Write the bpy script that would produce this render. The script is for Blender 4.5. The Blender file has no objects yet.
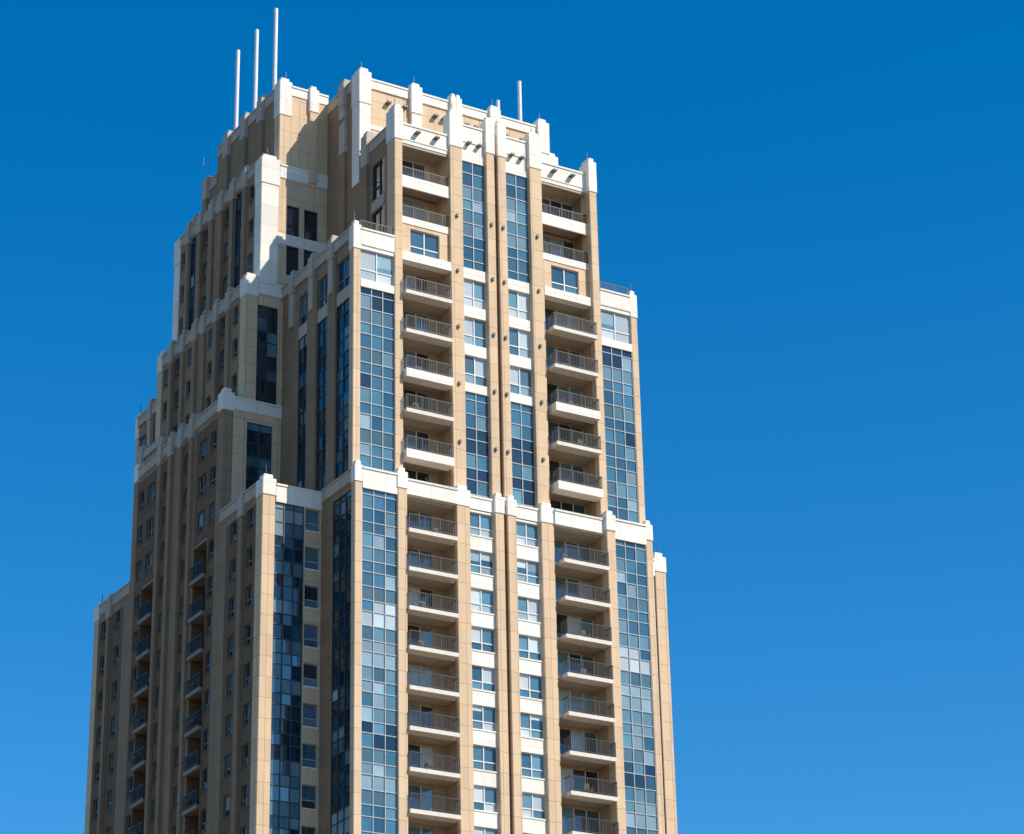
import bpy, math, random
from mathutils import Vector, Matrix
random.seed(11)
sc=bpy.context.scene
# ------------------------------------------------------------ camera
f=2637.0; p=math.radians(24.03); th=math.radians(1.23); a=math.radians(58.8)
C=Vector((-76.2,-146.5,1.7))
h=Vector((math.cos(a),math.sin(a),0)); R=Vector((math.sin(a),-math.cos(a),0)); Zv=Vector((0,0,1))
F=h*math.cos(p)+Zv*math.sin(p); U=-h*math.sin(p)+Zv*math.cos(p)
rc=R*math.cos(th)-U*math.sin(th); uc=R*math.sin(th)+U*math.cos(th)
cd=bpy.data.cameras.new("camera"); co=bpy.data.objects.new("camera",cd); sc.collection.objects.link(co)
cd.lens=f/1024*36; cd.sensor_width=36; cd.clip_end=8000
m=Matrix((rc,uc,-F)).transposed().to_4x4(); m.translation=C; co.matrix_world=m
sc.camera=co
# ------------------------------------------------------------ materials
def newmat(n):
    mt=bpy.data.materials.new(n); mt.use_nodes=True
    return mt, mt.node_tree, mt.node_tree.nodes["Principled BSDF"]
def M(nt,op,a_,b_=None,c_=None):
    n=nt.nodes.new("ShaderNodeMath"); n.operation=op
    for i,v in enumerate((a_,b_,c_)):
        if v is None: continue
        if isinstance(v,(int,float)): n.inputs[i].default_value=v
        else: nt.links.new(v,n.inputs[i])
    return n.outputs[0]
def panel_mat(name,col,pz=1.45,pw=1.35,var=.13,joint=.55,rough=.8,stain=.26):
    mt,nt,b=newmat(name); L=nt.links.new
    g=nt.nodes.new("ShaderNodeNewGeometry"); s=nt.nodes.new("ShaderNodeSeparateXYZ"); L(g.outputs["Position"],s.inputs[0])
    xy=M(nt,'ADD',s.outputs[0],s.outputs[1])
    zz=M(nt,'DIVIDE',M(nt,'ADD',s.outputs[2],.35),pz); ww=M(nt,'DIVIDE',M(nt,'ADD',xy,100.3),pw)
    jz=M(nt,'LESS_THAN',M(nt,'FRACT',zz),.028/pz); jw=M(nt,'LESS_THAN',M(nt,'FRACT',ww),.028/pw)
    j=M(nt,'MAXIMUM',jz,jw)
    cb=nt.nodes.new("ShaderNodeCombineXYZ"); L(M(nt,'FLOOR',zz),cb.inputs[0]); L(M(nt,'FLOOR',ww),cb.inputs[1])
    wn=nt.nodes.new("ShaderNodeTexWhiteNoise"); wn.noise_dimensions='2D'; L(cb.outputs[0],wn.inputs["Vector"])
    mp=nt.nodes.new("ShaderNodeMapping"); mp.inputs["Scale"].default_value=(2.2,2.2,.18); L(g.outputs["Position"],mp.inputs[0])
    no=nt.nodes.new("ShaderNodeTexNoise"); no.inputs["Scale"].default_value=1.0; no.inputs["Detail"].default_value=6; L(mp.outputs[0],no.inputs["Vector"])
    n2=nt.nodes.new("ShaderNodeTexNoise"); n2.inputs["Scale"].default_value=9; n2.inputs["Detail"].default_value=5; L(g.outputs["Position"],n2.inputs["Vector"])
    v=M(nt,'ADD',1-var/2-stain/2-.04,M(nt,'MULTIPLY',wn.outputs[0],var))
    v=M(nt,'ADD',v,M(nt,'MULTIPLY',no.outputs[0],stain))
    v=M(nt,'ADD',v,M(nt,'MULTIPLY',n2.outputs[0],.08))
    v=M(nt,'MULTIPLY',v,M(nt,'SUBTRACT',1,M(nt,'MULTIPLY',j,joint)))
    mx=nt.nodes.new("ShaderNodeVectorMath"); mx.operation='SCALE'; mx.inputs[0].default_value=col; L(v,mx.inputs["Scale"])
    L(mx.outputs[0],b.inputs["Base Color"]); b.inputs["Roughness"].default_value=rough; b.inputs["Specular IOR Level"].default_value=.2
    bp=nt.nodes.new("ShaderNodeBump"); bp.inputs["Strength"].default_value=.25; bp.inputs["Distance"].default_value=.02
    L(M(nt,'SUBTRACT',n2.outputs[0],j),bp.inputs["Height"]); L(bp.outputs[0],b.inputs["Normal"])
    return mt
def glass_mat(name,col,rough=.04,ior=2.0,var=.5,pv=.9):
    mt,nt,b=newmat(name); L=nt.links.new
    g=nt.nodes.new("ShaderNodeNewGeometry"); ri=g.outputs["Random Per Island"]
    no=nt.nodes.new("ShaderNodeTexNoise"); no.inputs["Scale"].default_value=.7; no.inputs["Detail"].default_value=3; L(g.outputs["Position"],no.inputs["Vector"])
    v=M(nt,'ADD',1-var/2,M(nt,'MULTIPLY',no.outputs[0],var))
    v=M(nt,'MULTIPLY',v,M(nt,'ADD',1-pv*.45,M(nt,'MULTIPLY',ri,pv)))
    mx=nt.nodes.new("ShaderNodeVectorMath"); mx.operation='SCALE'; mx.inputs[0].default_value=col; L(v,mx.inputs["Scale"])
    L(mx.outputs[0],b.inputs["Base Color"]); b.inputs["Roughness"].default_value=rough; b.inputs["IOR"].default_value=ior
    bp=nt.nodes.new("ShaderNodeBump"); bp.inputs["Strength"].default_value=.12; bp.inputs["Distance"].default_value=.05
    L(no.outputs[0],bp.inputs["Height"])
    # every pane sits at a slightly different angle in its frame
    wn=nt.nodes.new("ShaderNodeTexWhiteNoise"); wn.noise_dimensions='1D'; L(ri,wn.inputs["W"])
    sb=nt.nodes.new("ShaderNodeVectorMath"); sb.operation='SUBTRACT'; L(wn.outputs["Color"],sb.inputs[0]); sb.inputs[1].default_value=(.5,.5,.5)
    sl=nt.nodes.new("ShaderNodeVectorMath"); sl.operation='SCALE'; L(sb.outputs[0],sl.inputs[0]); sl.inputs["Scale"].default_value=.16
    ad=nt.nodes.new("ShaderNodeVectorMath"); ad.operation='ADD'; L(bp.outputs[0],ad.inputs[0]); L(sl.outputs[0],ad.inputs[1])
    nm=nt.nodes.new("ShaderNodeVectorMath"); nm.operation='NORMALIZE'; L(ad.outputs[0],nm.inputs[0]); L(nm.outputs[0],b.inputs["Normal"])
    return mt
def plain(name,col,rough=.6,met=0):
    mt,nt,b=newmat(name); L=nt.links.new
    g=nt.nodes.new("ShaderNodeNewGeometry")
    no=nt.nodes.new("ShaderNodeTexNoise"); no.inputs["Scale"].default_value=3; no.inputs["Detail"].default_value=5; L(g.outputs["Position"],no.inputs["Vector"])
    v=M(nt,'ADD',.8,M(nt,'MULTIPLY',no.outputs[0],.4))
    mx=nt.nodes.new("ShaderNodeVectorMath"); mx.operation='SCALE'; mx.inputs[0].default_value=col; L(v,mx.inputs["Scale"])
    L(mx.outputs[0],b.inputs["Base Color"]); b.inputs["Roughness"].default_value=rough; b.inputs["Metallic"].default_value=met
    return mt
MATS={
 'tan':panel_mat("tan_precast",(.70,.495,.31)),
 'rtan':panel_mat("recess_shaded_tan_precast",(.42,.30,.19)),  # same tan stone, recess shade mixed into the base colour
 'stan':panel_mat("shaded_tan_precast",(.33,.215,.13)),  # darkened copy of the tan: side-face shade painted into the colour
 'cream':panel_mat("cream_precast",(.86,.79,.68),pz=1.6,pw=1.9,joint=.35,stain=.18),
 'scream':panel_mat("shaded_cream_precast",(.50,.42,.33),pz=1.6,pw=1.9,joint=.35,stain=.2),  # the cream again, darkened to carry the shade of the side faces
 'brown':panel_mat("shade_brown_precast",(.19,.112,.064)),  # brown panels, with side-face shade deepening their own colour
 'gA':glass_mat("glass_blue",(.045,.12,.165),ior=1.95),
 'gB':glass_mat("glass_dark",(.012,.028,.04),ior=1.8),
 'gC':glass_mat("glass_blinds",(.50,.55,.56),rough=.12,ior=1.5,var=.3,pv=.4),
 'gD':glass_mat("glass_teal",(.09,.19,.225),ior=1.95),
 'gE':glass_mat("glass_spandrel",(.10,.18,.215),rough=.12,ior=1.7),
 'gF':glass_mat("glass_grey",(.25,.34,.375),rough=.08,ior=1.7,pv=.6),
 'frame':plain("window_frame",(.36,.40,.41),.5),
 'sframe':plain("shaded_window_frame",(.22,.22,.21),.5),  # frames toned down in colour for the shaded sides
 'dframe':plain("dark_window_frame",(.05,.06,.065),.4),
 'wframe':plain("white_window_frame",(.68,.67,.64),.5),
 'rail':plain("railing_metal",(.035,.032,.03),.45,.2),
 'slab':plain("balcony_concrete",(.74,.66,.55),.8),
 'sslab':plain("shaded_balcony_concrete",(.30,.24,.18),.8),  # balcony concrete with the side's shade painted in
 'roof':plain("roof_membrane",(.35,.34,.32),.9),
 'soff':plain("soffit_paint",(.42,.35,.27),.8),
 'mast':plain("mast_paint",(.70,.70,.70),.4),
 'lamp':plain("lamp_housing",(.12,.11,.10),.5),
 'cur':plain("chair_fabric",(.16,.13,.11),.9),
}
CX=12.05; CY=19.9
parts={}
MODE={'mx':True,'my':True}
def box(part,mat,x0,x1,y0,y1,z0,z1):
    if x1<x0:x0,x1=x1,x0
    if y1<y0:y0,y1=y1,y0
    if x1-x0<1e-4 or y1-y0<1e-4 or z1-z0<1e-4: return
    L=parts.setdefault((part,mat),[])
    xs=[(x0,x1)]; ys=[(y0,y1)]
    if MODE['mx']: xs.append((2*CX-x1,2*CX-x0))
    if MODE['my']: ys.append((2*CY-y1,2*CY-y0))
    for X in xs:
        for Y in ys: L.append((X[0],X[1],Y[0],Y[1],z0,z1))
def ob(part,mat,o,pl,u0,u1,d0,d1,z0,z1):
    if o=='F': box(part,mat,u0,u1,pl-d1,pl-d0,z0,z1)
    else: box(part,mat,pl-d1,pl-d0,u0,u1,z0,z1)
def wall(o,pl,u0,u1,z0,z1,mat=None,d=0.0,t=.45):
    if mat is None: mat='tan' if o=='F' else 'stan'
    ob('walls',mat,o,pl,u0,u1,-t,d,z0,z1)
def pick(w):
    r=random.random()*sum(x[1] for x in w)
    for k,v in w:
        r-=v
        if r<=0: return k
    return w[0][0]
MIXF=[('gA',5),('gD',4),('gB',.9),('gF',2.6),('gC',1.1)]
MIXS=[('gA',1.6),('gB',7),('gD',.7),('gF',.2)]
def curtain(o,pl,u0,u1,z0,z1,fh,nc,rows=(.36,.72),mix=None,zref=None,fr='frame',d=-.10):
    mix=mix or (MIXF if o=='F' else MIXS)
    ob('windows','gB',o,pl,u0,u1,-.45,d-.06,z0,z1)
    lines=[z0]; z=zref if zref is not None else z0
    while z>z0: z-=fh
    while z<z1:
        for r in (0,)+tuple(rows):
            q=z+r*fh
            if z0+.1<q<z1-.1: lines.append(q)
        z+=fh
    lines.append(z1); lines.sort()
    w=(u1-u0)/nc
    rowp={}
    for i in range(nc):
        for k in range(len(lines)-1):
            fi=int(math.floor((lines[k]-(zref or z0))/fh+1e-4)); ff=((lines[k]-(zref or z0))/fh)-fi
            if fi not in rowp: rowp[fi]=pick(mix)
            g=rowp[fi] if random.random()<.6 else pick(mix)
            if ff<.03 and random.random()<.7: g='gE' if o=='F' and mix is not MIXS else 'gB'
            ob('windows',g,o,pl,u0+i*w,u0+(i+1)*w,d-.05,d+random.uniform(-.006,.006),lines[k],lines[k+1])
    for i in range(nc+1):
        u=u0+i*w; ob('window_frames',fr,o,pl,max(u0,u-.03),min(u1,u+.03),d-.02,d+.07,z0,z1)
    for k,q in enumerate(lines):
        ob('window_frames',fr,o,pl,u0,u1,d-.02,d+.055,max(z0,q-.03),min(z1,q+.03))
def window(o,pl,u0,u1,z0,z1,nc=2,mix=None,fr='wframe',tr=True,d=-.20):
    mix=mix or ([('gC',3),('gF',2),('gD',3),('gA',3)] if o=='F' else [('gA',3),('gB',5),('gF',.5),('gD',1)])
    w=(u1-u0)/nc
    for i in range(nc):
        g=pick(mix); zm=z0+(z1-z0)*.36 if tr else z0
        if tr: ob('windows',pick(mix),o,pl,u0+i*w,u0+(i+1)*w,d-.05,d+random.uniform(-.006,.006),z0,zm)
        if g in('gC','gF') and random.random()<.5:
            zb_=zm+(z1-zm)*random.uniform(.2,.7)
            ob('windows',pick([('gA',1),('gD',1)]),o,pl,u0+i*w,u0+(i+1)*w,d-.05,d,zm,zb_)
            ob('windows',g,o,pl,u0+i*w,u0+(i+1)*w,d-.05,d+.002,zb_,z1)
        else: ob('windows',g,o,pl,u0+i*w,u0+(i+1)*w,d-.05,d+random.uniform(-.006,.006),zm,z1)
    for i in range(nc+1):
        u=u0+i*w; ob('window_frames',fr,o,pl,max(u0,u-.04),min(u1,u+.04),d-.02,d+.07,z0,z1)
    for q in ([z0,z0+(z1-z0)*.36,z1] if tr else [z0,z1]):
        ob('window_frames',fr,o,pl,u0,u1,d-.02,d+.06,max(z0,q-.04),min(z1,q+.04))
def wincol(o,pl,u0,u1,fl,fh,m=0.0,s=.75,hd=.45,mat='cream',nc=2,ztop=None,zbot=None,mix=None,fr='wframe'):
    zc=zbot if zbot is not None else fl[0]
    for z in fl:
        a0=z+s; a1=z+fh-hd
        wall(o,pl,u0,u1,zc,a0,mat)
        if m>0:
            wall(o,pl,u0,u0+m,a0,a1,mat); wall(o,pl,u1-m,u1,a0,a1,mat)
        window(o,pl,u0+m,u1-m,a0,a1,nc,mix=mix,fr=fr)
        ob('walls','cream' if o=='F' else mat,o,pl,u0+m,u1-m,-.15,.05,a0-.10,a0+.001)
        zc=a1
    if ztop and ztop>zc: wall(o,pl,u0,u1,zc,ztop,mat)
def railing(o,pl,u0,u1,d,z,hh=1.08,ret=0.0):
    ob('railings','rail',o,pl,u0,u1,d-.05,d,z+hh-.06,z+hh)
    ob('railings','rail',o,pl,u0,u1,d-.04,d-.01,z+.10,z+.15)
    n=max(2,int((u1-u0)/.13))
    for i in range(n+1):
        u=u0+(u1-u0-.02)*i/n; t=.055 if i%9==0 else .024
        ob('railings','rail',o,pl,u,u+t,d-.04,d-.015,z+.0,z+hh-.05)
    if ret>0:
        for ue in (u0,u1-.04):
            ob('railings','rail',o,pl,ue,ue+.04,d-ret,d-.051,z+hh-.06,z+hh)
            k=int(ret/.14)
            for j in range(1,k):
                ob('railings','rail',o,pl,ue+.01,ue+.03,d-j*.14-.02,d-j*.14,z,z+hh-.05)
def chair(o,pl,u,d,z):
    ob('chairs','cur',o,pl,u,u+.5,d,d+.5,z+.40,z+.46); ob('chairs','cur',o,pl,u,u+.05,d,d+.5,z+.46,z+.65)
    ob('chairs','cur',o,pl,u+.05,u+.5,d,d+.05,z+.46,z+.95)
    for uu in (u,u+.45):
        for dd in (d,d+.45): ob('chairs','cur',o,pl,uu,uu+.04,dd,dd+.04,z,z+.40)
def balcbay(o,pl,u0,u1,fl,fh,proj=.85,depth=1.5,thick=(),b0=None,b1=None,nobal=(),cols=4,ztop=None,side=None,hid=()):
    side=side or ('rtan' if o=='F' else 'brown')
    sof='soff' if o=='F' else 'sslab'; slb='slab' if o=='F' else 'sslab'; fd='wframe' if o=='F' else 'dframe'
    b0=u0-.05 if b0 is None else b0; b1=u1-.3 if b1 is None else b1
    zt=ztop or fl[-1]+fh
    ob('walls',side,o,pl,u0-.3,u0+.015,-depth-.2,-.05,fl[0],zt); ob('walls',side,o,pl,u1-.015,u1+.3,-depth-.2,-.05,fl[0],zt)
    for k,z in enumerate(fl):
        ob('balcony_slabs',sof,o,pl,u0+.02,u1-.02,-depth-.2,-.03,z-.20,z)
        w=(u1-u0)/cols
        for i in range(cols):
            g=pick([('gA',4),('gB',3),('gD',3),('gF',1.6),('gC',1)] if o=='F' else MIXS)
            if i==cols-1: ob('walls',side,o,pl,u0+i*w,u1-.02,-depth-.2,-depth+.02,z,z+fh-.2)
            else:
                ob('windows',g,o,pl,u0+.02+i*w,u0+(i+1)*w,-depth-.1,-depth,z+.05,z+fh-.45)
                ob('window_frames',fd,o,pl,u0+.02+i*w,u0+i*w+.09,-depth-.05,-depth+.06,z+.05,z+fh-.45)
        ob('walls',side,o,pl,u0+.02,u0+(cols-1)*w,-depth-.2,-depth+.03,z+fh-.45,z+fh-.2)
        if k in hid: continue
        if k in nobal:
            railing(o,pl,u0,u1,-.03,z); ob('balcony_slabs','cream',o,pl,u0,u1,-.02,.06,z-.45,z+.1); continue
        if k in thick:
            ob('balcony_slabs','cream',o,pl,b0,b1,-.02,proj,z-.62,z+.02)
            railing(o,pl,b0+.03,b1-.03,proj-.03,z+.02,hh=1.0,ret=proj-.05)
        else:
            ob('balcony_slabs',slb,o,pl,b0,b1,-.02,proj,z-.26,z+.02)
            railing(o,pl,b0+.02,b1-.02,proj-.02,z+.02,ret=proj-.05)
        if random.random()<.6: chair(o,pl,random.uniform(b0+.3,b1-1),random.uniform(-.5,.1),z+.03)
    ob('balcony_slabs',sof,o,pl,u0+.02,u1-.02,-depth-.2,-.03,zt-.2,zt)
def pier(x0,x1,y0,y1,z0,z1,mat='tan',cap=1.6,cm='cream'):
    box('piers',mat,x0,x1,y0,y1,z0,z1-cap)
    e=.05
    box('piers',cm,x0-e,x1+e,y0-e,y1+e,z1-cap,z1-.35)
    w=min(x1-x0,y1-y0)*.14
    box('piers',cm,x0+w,x1-w,y0+w,y1-w,z1-.35,z1)
def fpier(o,pl,u0,u1,d,z0,z1,mat=None,cap=1.6,t=.5):
    if mat is None: mat='tan' if o=='F' else 'stan'
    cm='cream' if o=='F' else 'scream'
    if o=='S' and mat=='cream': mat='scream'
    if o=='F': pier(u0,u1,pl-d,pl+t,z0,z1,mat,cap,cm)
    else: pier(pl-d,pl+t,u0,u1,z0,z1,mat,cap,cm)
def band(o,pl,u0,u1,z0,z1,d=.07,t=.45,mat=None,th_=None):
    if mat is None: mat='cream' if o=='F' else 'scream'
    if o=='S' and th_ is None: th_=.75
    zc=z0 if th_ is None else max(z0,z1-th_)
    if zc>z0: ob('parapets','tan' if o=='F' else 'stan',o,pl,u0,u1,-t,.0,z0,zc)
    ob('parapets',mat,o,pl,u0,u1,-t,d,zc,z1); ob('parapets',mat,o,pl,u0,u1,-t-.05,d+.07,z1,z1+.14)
def floors(zt,fh,zmin):
    L=[];z=zt
    while z>=zmin: L.append(z); z-=fh
    return L[::-1]
F1=2.8; F2=3.07
fl1=floors(67.9,F1,3.0); zb=fl1[0]
fl2=[73.95+F2*k for k in range(5)]
ZT1=70.3; ZT2=89.2
# ============================================================ FRONT FACADE tier 1
pier(-.02,.55,-.02,.55,0,72.3)
curtain('F',0,.55,3.22,zb,ZT1,F1,3,zref=70.7)
band('F',0,.55,3.22,ZT1,71.7); wall('F',0,.55,3.22,0,zb)
pier(3.22,3.95,-.12,.9,0,72.4)
c1=.6
balcbay('F',c1,3.95,8.1,fl1,F1,proj=.95,b0=3.97,b1=7.75,ztop=70.6)
band('F',c1,3.95,8.1,ZT1+.3,71.6,d=.45)
wall('F',c1,3.95,8.1,0,zb-.2)
pier(8.1,9.15,c1-.28,c1+.6,0,72.2)
wincol('F',c1,9.15,11.2,fl1,F1,mat='cream',s=.85,hd=.25,ztop=ZT1+.3,nc=2,zbot=0)
band('F',c1,9.15,11.2,ZT1+.35,71.5)
pier(11.2,11.9,c1-.28,c1+.5,0,72.2); box('piers','brown',11.9,CX,c1-.05,c1+.5,0,71.4)  # brown groove strip paints in the shadow between the pilaster halves
box('piers','cream',11.9,CX,c1-.1,c1+.5,71.4,72.0)
curtain('S',0,.55,3.3,zb,ZT1,F1,3,zref=70.7,fr='dframe'); wall('S',0,.55,3.3,0,zb)
wall('S',0,3.3,5.0,0,ZT1); band('S',0,.55,5.0,ZT1,71.6)
WX=-4.5; YW=11.9
pier(WX-.02,WX+.95,4.98,6.0,0,72.3)
curtain('F',5,WX+.95,-1.35,zb,ZT1,F1,3,zref=70.7,fr='dframe',mix=[('gA',3),('gD',2),('gB',5),('gF',.25)])
wall('F',5,WX+.95,-1.35,0,zb)
wincol('F',5,-1.35,0,fl1,F1,m=.12,mat='tan',nc=1,zbot=0,ztop=ZT1,fr='frame',mix=[('gA',3),('gD',1),('gB',2)])
band('F',5,WX+1.0,0,ZT1,71.5)
def sidecols(pl,ys,fl,fh,z0,z1,mat='stan',bandh=1.4,d=.0,zp=1.75):
    for (u0,u1,k) in ys:
        if k=='w': wincol('S',pl,u0,u1,fl,fh,m=max(.1,(u1-u0-.95)/2),mat=mat,nc=1,zbot=z0,ztop=z1,s=.85,hd=.45,fr='sframe')
        elif k=='b': wincol('S',pl,u0,u1,fl,fh,m=max(.1,(u1-u0-.95)/2),mat='brown',nc=1,zbot=z0,ztop=z1,s=.85,hd=.45,fr='sframe')
        elif k=='p': fpier('S',pl,u0,u1,.22,z0,z1+zp,mat,cap=2.0)
        elif k=='g': curtain('S',pl,u0,u1,z0,z1,fh,2,fr='dframe')
        else: wall('S',pl,u0,u1,z0,z1,mat if k=='t' else 'brown')
        if k!='p': band('S',pl,u0,u1,z1,z1+bandh)
sidecols(WX,[(6.0,7.9,'b'),(7.9,8.5,'p'),(8.5,10.8,'b'),(10.8,YW,'t')],fl1,F1,0,ZT1)
fw2=fl1+[70.7,73.5,76.3]
for (u0,u1,k) in [(12.7,14.1,'w'),(16.4,16.8,'x'),(17.3,18.7,'w'),(19.3,CY,'x')]:
    if k=='w': wincol('S',WX,u0,u1,fw2,F1,m=.22,mat='brown',nc=1,zbot=0,ztop=79.5,s=.85,hd=.45,fr='sframe')
    else: wall('S',WX,u0,u1,0,79.5,'stan')
balcbay('S',WX,14.1,16.4,fl1,F1,proj=.25,depth=1.4,b0=14.1,b1=16.4,cols=3)
wall('S',WX,14.1,16.4,0,fl1[0]-.2)
wincol('S',WX,14.1,16.4,[70.7,73.5,76.3],F1,m=.5,mat='brown',nc=2,zbot=fl1[-1]+F1,ztop=79.5,fr='sframe')
for u0,u1 in ((16.8,17.3),(18.7,19.3)): fpier('S',WX,u0,u1,.25,0,81.4,cap=2.0)
pier(WX-.04,WX+.8,YW,YW+.8,0,81.6,cap=1.8,mat='stan')
for q in ((12.7,16.8),(17.3,18.7),(19.3,CY)): band('S',WX,q[0],q[1],79.5,80.7)
wall('F',YW,WX+.8,-2.6,71,79.5); curtain('F',YW,-2.6,-.6,71,79.2,F1,2,fr='dframe',mix=MIXS)
wall('F',YW,-.6,.1,71,79.5); wall('F',YW,-2.6,-.6,79.2,79.5)
band('F',YW,WX+.8,.1,79.5,80.8,th_=.85)
W3=-2.95
pier(W3-.02,W3+1.0,YW-.02,YW+.9,80,91.3,cap=1.9)
curtain('F',YW,W3+1.0,-.3,80.6,88.8,F2,2,fr='dframe',mix=MIXS); wall('F',YW,-.3,.1,80.6,89.0)
wall('F',YW,W3+1.0,-.3,88.8,89.0); band('F',YW,W3+1.05,.1,89.0,90.6,th_=.9)
fl3=[81.1,84.0,86.7]
sidecols(W3,[(12.8,14.4,'w'),(14.4,15.0,'p'),(15.0,16.6,'b'),(16.6,17.2,'p'),(17.2,18.8,'w'),(18.8,19.4,'p'),(19.4,CY,'t')],fl3,2.9,80,89.4,bandh=1.0)
W4=-1.85
pier(W4-.02,W4+1.45,YW-.02,YW+1.1,90,101.7,mat='cream',cap=2.6)
wall('F',YW,W4+1.45,3.65,90,91.8)
for z in (91.8,95.2):
    window('F',YW,.3,1.35,z,z+2.5,1,mix=[('gB',1)],fr='dframe'); window('F',YW,1.75,2.9,z,z+2.5,1,mix=[('gB',1)],fr='dframe')
    for u0,u1 in ((W4+1.45,.3),(1.35,1.75),(2.9,3.65)): wall('F',YW,u0,u1,z,z+2.5)
    wall('F',YW,W4+1.45,3.65,z+2.5,z+3.4 if z<93 else 99.6,'cream' if z<93 else 'tan')
band('F',YW,W4+1.5,3.65,99.6,100.9,th_=1.0)
fl4=[91.4,94.3,97.2]
sidecols(W4,[(13.0,14.4,'w'),(14.4,15.0,'p'),(15.0,16.5,'g'),(16.5,17.2,'p'),(17.2,18.7,'b'),(18.7,19.4,'p'),(19.4,CY,'t')],fl4,2.9,90,100.1,bandh=1.0)
# ============================================================ TIER 2 main
T2X=.1; T2Y=.6; c2=1.0
pier(T2X-.02,T2X+.55,T2Y-.02,T2Y+.6,71,91.1,cap=2.3)
curtain('F',T2Y,.65,3.35,71.5,85.9,F2,3,zref=73.95)
ob('walls','cream','F',T2Y,.65,3.35,-.4,.04,85.9,86.5)
window('F',T2Y,.65,3.35,86.5,88.9,2,mix=[('gC',3),('gF',1)]); wall('F',T2Y,.65,3.35,88.9,ZT2,'cream'); band('F',T2Y,.65,3.35,ZT2,90.4)
pier(3.35,4.0,T2Y-.1,1.7,71,101.6,cap=3.0)
balcbay('F',c2,4.0,8.1,[70.88]+fl2,F2,proj=.95,depth=1.5,thick=(1,3),b0=4.02,b1=7.8,ztop=89.2,hid=(0,))
zf=89.3
ob('walls','cream','F',c2,4.0,8.1,-.4,.3,zf-.35,zf+.35)
wall('F',c2,4.0,4.9,zf+.35,92.3); wall('F',c2,7.3,8.1,zf+.35,92.3)
window('F',c2,4.9,7.3,zf+.35,zf+2.45,2,mix=[('gD',1),('gA',1)]); wall('F',c2,4.9,7.3,zf+2.45,92.3)
balcbay('F',c2,4.0,8.1,[92.5,95.7],3.1,proj=.0,depth=1.8,nobal=(0,1),ztop=98.7,side='tan')
ob('balcony_slabs','cream','F',c2,4.0,8.1,-.02,.12,95.0,95.95)
wall('F',c2,4.0,8.1,98.7,99.0,'cream',d=.02); band('F',c2,4.0,8.1,99.0,100.2)
pier(8.1,9.15,c2-.28,c2+.6,71,102.6,cap=3.2)
curtain('F',c2,9.15,11.2,71.5,79.8,F2,2,zref=73.95)
ob('walls','cream','F',c2,9.15,11.2,-.4,.03,79.8,80.5)
z=80.5
for k in range(3):
    window('F',c2,9.15,11.2,z,z+2.2,2,mix=[('gC',3),('gF',2),('gD',2)]); ob('walls','cream','F',c2,9.15,11.2,-.4,.03,z+2.2,z+3.07); z+=3.07
curtain('F',c2,9.15,11.2,z,98.6,F2,2,zref=73.95)
wall('F',c2,9.15,11.2,98.6,100.2,'cream'); band('F',c2,9.15,11.2,100.2,101.5)
pier(11.2,11.9,c2-.28,c2+.5,71,102.8,cap=3.2); box('piers','brown',11.9,CX,c2-.05,c2+.5,71,101.5); box('piers','cream',11.9,CX,c2-.12,c2+.5,101.5,102.4)  # groove shadow painted as a brown strip here too
def t2side(u0,u1):
    curtain('S',T2X,u0,u1,71.3,85.2,F2,2,zref=73.95,fr='dframe')
    wall('S',T2X,u0,u1,85.2,86.2,'scream'); window('S',T2X,u0,u1,86.2,88.6,2,fr='sframe',mix=[('gA',2),('gB',1)]); wall('S',T2X,u0,u1,88.6,ZT2)
t2side(1.2,3.2); t2side(4.4,6.2); t2side(7.6,9.2)
wall('S',T2X,3.2,4.4,71,ZT2,d=.12); wall('S',T2X,6.2,7.6,71,ZT2,d=.12); wall('S',T2X,9.2,YW,71,ZT2)
band('S',T2X,1.2,YW,ZT2,90.4,d=.15)
for u in (3.5,6.6,9.8): fpier('S',T2X,u,u+.6,.28,86.5,91.2,'cream',cap=2.0)
railing('F',T2Y,.7,3.3,-.1,90.55,hh=.7)
TX=3.65
wall('S',TX,1.7,2.6,90,99); wall('S',TX,4.6,6.4,90,99.2); wall('S',TX,6.4,YW,90,100.2)
wall('S',TX,2.6,4.6,98.2,99); wall('S',TX,2.6,4.6,90,91.0)
window('S',TX,2.6,4.6,91.0,94.3,2,mix=[('gB',2),('gA',1)],fr='dframe'); ob('walls','scream','S',TX,2.6,4.6,-.4,.04,94.3,95.2); window('S',TX,2.6,4.6,95.2,98.2,2,mix=[('gB',2),('gA',1)],fr='dframe')
band('S',TX,1.7,6.3,99.2,100.3); wall('S',TX,1.7,4.6,99,99.2); fpier('S',TX,5.0,5.8,.25,90,101.6,cap=3)
fpier('S',TX,8.6,9.4,.25,90,104.5,cap=3)
# ============================================================ CROWN
CYR=6.9
pier(TX-.02,TX+.95,CYR-.3,CYR+.9,98,108.1,mat='cream',cap=3.2)
wall('F',CYR,TX+.95,CX,98,106.2); band('F',CYR,TX+.95,CX,106.2,107.2,d=.12,th_=.7)
ob('walls','cream','F',CYR,TX+.95,CX,0.001,.06,103.0,103.35)
fpier('F',CYR,8.1,9.0,.35,98,108.0,'cream',cap=2.8); fpier('F',CYR,11.6,CX,.35,98,108.0,'cream',cap=2.8)
for u in (6.0,7.4,10.1,10.9): ob('lamps','lamp','F',CYR,u,u+.35,.0,.45,105.5,105.65)
wall('S',TX,CYR+.9,YW,100.2,106.2); band('S',TX,CYR+.9,YW,106.2,107.2); fpier('S',TX,8.6,9.4,.35,104.5,108.0,'cream',cap=2.4)
MODE['my']=False
W5=-.45
pier(W5-.02,W5+.95,YW-.02,YW+.9,100,108.8,mat='tan',cap=3.4)
wall('F',YW,W5+.95,TX,100,107.0); band('F',YW,W5+.95,TX,107.0,108.0,th_=.7)
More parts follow.
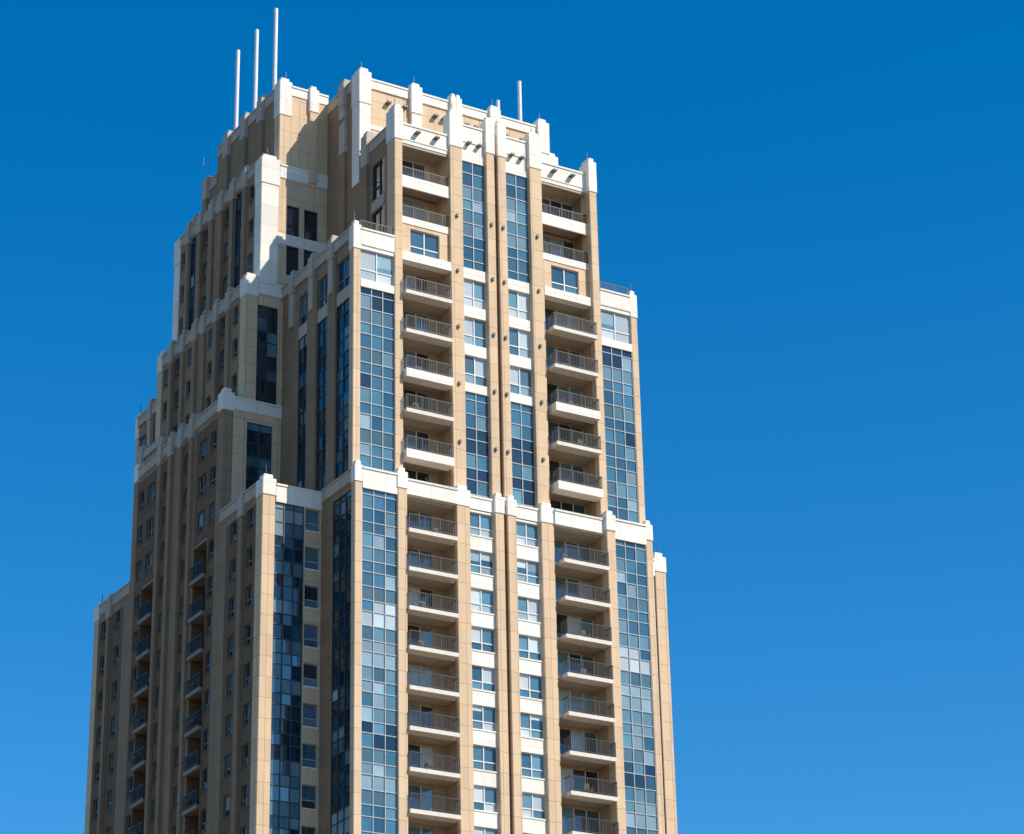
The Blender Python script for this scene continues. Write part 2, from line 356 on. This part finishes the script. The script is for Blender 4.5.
fpier('F',YW,2.0,2.7,.25,100,108.6,'tan',cap=2.4)
for (u0,u1,k) in [(12.8,14.6,'t'),(14.6,15.4,'p'),(15.4,17.6,'t'),(17.6,18.4,'p'),(18.4,20.8,'t'),(20.8,21.6,'p'),(21.6,23.2,'t')]:
    if k=='p': fpier('S',W5,u0,u1,.3,100,108.6,cap=2.4)
    else: wall('S',W5,u0,u1,100,107.0); band('S',W5,u0,u1,107.0,107.9)
wall('S',W5,23.2,25.4,100,104.7); band('S',W5,23.2,24.6,104.7,105.6); fpier('S',W5,24.6,25.4,.3,100,106.3,cap=2.2,t=.9)
wall('S',W5,25.4,27.4,100,102.3); band('S',W5,25.4,26.7,102.3,103.1); fpier('S',W5,26.7,27.4,.3,100,103.8,cap=2.2,t=.9)
box('walls','stan',W5+.45,TX,22.7,23.2,100,107.9); box('walls','stan',W5+.46,TX,25.0,25.4,100,105.6); box('walls','stan',W5+.46,TX,27.0,27.39,100,103.1)
box('roofs','roof',W5+.4,TX+.3,YW+.4,22.7,107.0,107.2); box('roofs','roof',W5+.4,TX+.3,23.2,25,104.5,104.8); box('roofs','roof',W5+.4,TX+.3,25.4,27,102,102.4)
pier(WX+.1,WX+.9,27.0,27.9,79,82.9,cap=2.0,mat='stan',cm='scream'); box('walls','stan',WX+.3,-2,23.4,27.0,80.9,81.6); box('parapets','scream',WX+.2,-2,23.4,27.0,81.6,82.2)
MODE['my']=True
wall('S',TX,YW,CY,100,106.2); band('S',TX,YW,CY,106.2,107.2)
# ============================================================ ROOFS
box('roofs','roof',.4,CX,1.0,CY,70.6,70.87)
box('roofs','roof',WX+.3,.4,5.4,YW+.1,70.5,70.8)
box('roofs','roof',WX+.3,.4,YW+.3,CY,79.6,79.85)
box('roofs','roof',W3+.3,.4,YW+.3,CY,89.5,89.8)
box('roofs','roof',.4,TX+.2,1.1,YW+.1,89.6,89.9)
box('roofs','roof',W4+.3,TX+.2,YW+.3,CY,100.1,100.4)
box('roofs','roof',TX+.3,CX,2.9,CYR,99.3,99.6); box('roofs','roof',8.2,CX,1.4,2.9,99.3,99.6)
box('roofs','roof',TX+.3,CX,CYR+.4,CY,106.4,106.7)
box('penthouse','cream',7,CX,12,CY,106.7,108.4)
for zz in (75.5,80,84.5,89,93.5):
    ob('lamps','lamp','F',c2-.28,11.47,11.63,0,.16,zz,zz+.24)
    ob('lamps','lamp','F',c2-.28,8.54,8.7,0,.16,zz,zz+.24)
for u in (5.2,6.8): ob('lamps','lamp','F',c2,u,u+.35,.07,.55,99.6,99.72)
for u in (9.6,10.5): ob('lamps','lamp','F',c2,u,u+.3,.0,.45,100.0,100.12)
for (x,y,z) in ((4.1,7.2,108.1),(8.55,7.0,108.0),(3.7,1.1,101.6),(8.6,1.2,102.6),(.2,12.3,108.8),(-1.2,12.4,101.7),(.3,.9,91.1),(-4.1,5.4,72.3)):
    box('lightning_rods','rail',x-.02,x+.02,y-.02,y+.02,z,z+.75)

# ------------------------------------------------------------ mesh creation
top=bpy.data.objects.new("apartment_tower",None); sc.collection.objects.link(top)
def mesh_from_boxes(name,boxes,mat,parent):
    V=[];Fc=[]
    for (x0,x1,y0,y1,z0,z1) in boxes:
        b=len(V)
        V+= [(x0,y0,z0),(x1,y0,z0),(x1,y1,z0),(x0,y1,z0),(x0,y0,z1),(x1,y0,z1),(x1,y1,z1),(x0,y1,z1)]
        Fc+=[(b,b+3,b+2,b+1),(b+4,b+5,b+6,b+7),(b,b+1,b+5,b+4),(b+1,b+2,b+6,b+5),(b+2,b+3,b+7,b+6),(b+3,b,b+4,b+7)]
    me=bpy.data.meshes.new(name); me.from_pydata(V,[],Fc); me.materials.append(mat); me.update()
    o=bpy.data.objects.new(name,me); sc.collection.objects.link(o); o.parent=parent
    return o
for (part,mat),bx in parts.items():
    seen=set(); u=[]
    for b in bx:
        k=tuple(round(q,3) for q in b)
        if k in seen: continue
        seen.add(k); u.append(b)
    o=mesh_from_boxes(part+"_"+MATS[mat].name,u,MATS[mat],top)
    if part=='piers':
        bv=o.modifiers.new("bevel",'BEVEL'); bv.width=.04; bv.segments=1
def mast(x,y,z0,z1,r=.17):
    bpy.ops.mesh.primitive_cylinder_add(radius=r,depth=z1-z0,vertices=16,location=(x,y,(z0+z1)/2)); o=bpy.context.object; o.name="roof_mast"; o.data.materials.append(MATS['mast']); o.parent=top
    bpy.ops.mesh.primitive_cylinder_add(radius=r*1.8,depth=.5,vertices=16,location=(x,y,z0+.25)); o=bpy.context.object; o.name="mast_base"; o.data.materials.append(MATS['mast']); o.parent=top
for y in (14.0,17.5,21.0):
    mast(.05,y,107.1,116.2)
    mast(22.4,y,106.6,116.1)
# ------------------------------------------------------------ ground, road
def sheet(name,x0,x1,y0,y1,z,mat):
    me=bpy.data.meshes.new(name); me.from_pydata([(x0,y0,z),(x1,y0,z),(x1,y1,z),(x0,y1,z)],[],[(0,1,2,3)]); me.materials.append(mat)
    o=bpy.data.objects.new(name,me); sc.collection.objects.link(o); return o
sheet("ground",-3000,3000,-3000,3000,-.15,plain("ground_earth",(.15,.105,.068),.9))
sheet("road",-3000,3000,-40,-26,-.146,plain("asphalt",(.05,.05,.052),.9))
pv=mesh_from_boxes("pavement",[(-16,40,-26,55,-.15,-.002)],plain("pavement_concrete",(.30,.27,.23),.9),None)
mk=mesh_from_boxes("road_markings",[(x,x+3,-33.1,-32.9,-.1455,-.142) for x in range(-200,200,9)],plain("road_paint",(.8,.8,.78),.7),None)
# ------------------------------------------------------------ light
el=math.radians(42); az=math.radians(33)
S=Vector((math.sin(az)*math.cos(el),-math.cos(az)*math.cos(el),math.sin(el)))
l=bpy.data.lights.new("sun","SUN"); l.energy=5.0; l.angle=math.radians(.5); l.color=(1,.945,.85)
lo=bpy.data.objects.new("sun",l); sc.collection.objects.link(lo); lo.rotation_euler=S.to_track_quat('Z','Y').to_euler()
w=bpy.data.worlds.new("World"); sc.world=w; w.use_nodes=True; nt=w.node_tree
sky=nt.nodes.new("ShaderNodeTexSky"); sky.sky_type='NISHITA'; sky.sun_disc=False; sky.sun_elevation=el; sky.sun_rotation=math.radians(147)
sky.air_density=1.0; sky.dust_density=0.2; sky.ozone_density=3.8; sky.altitude=300
hs=nt.nodes.new("ShaderNodeHueSaturation"); hs.inputs["Hue"].default_value=.498; hs.inputs["Saturation"].default_value=1.40; hs.inputs["Value"].default_value=1.62
nt.links.new(sky.outputs[0],hs.inputs["Color"])
nt.links.new(hs.outputs[0],nt.nodes["Background"].inputs[0]); nt.nodes["Background"].inputs[1].default_value=.10
sc.view_settings.view_transform='Standard'; sc.view_settings.look='None'; sc.view_settings.exposure=0
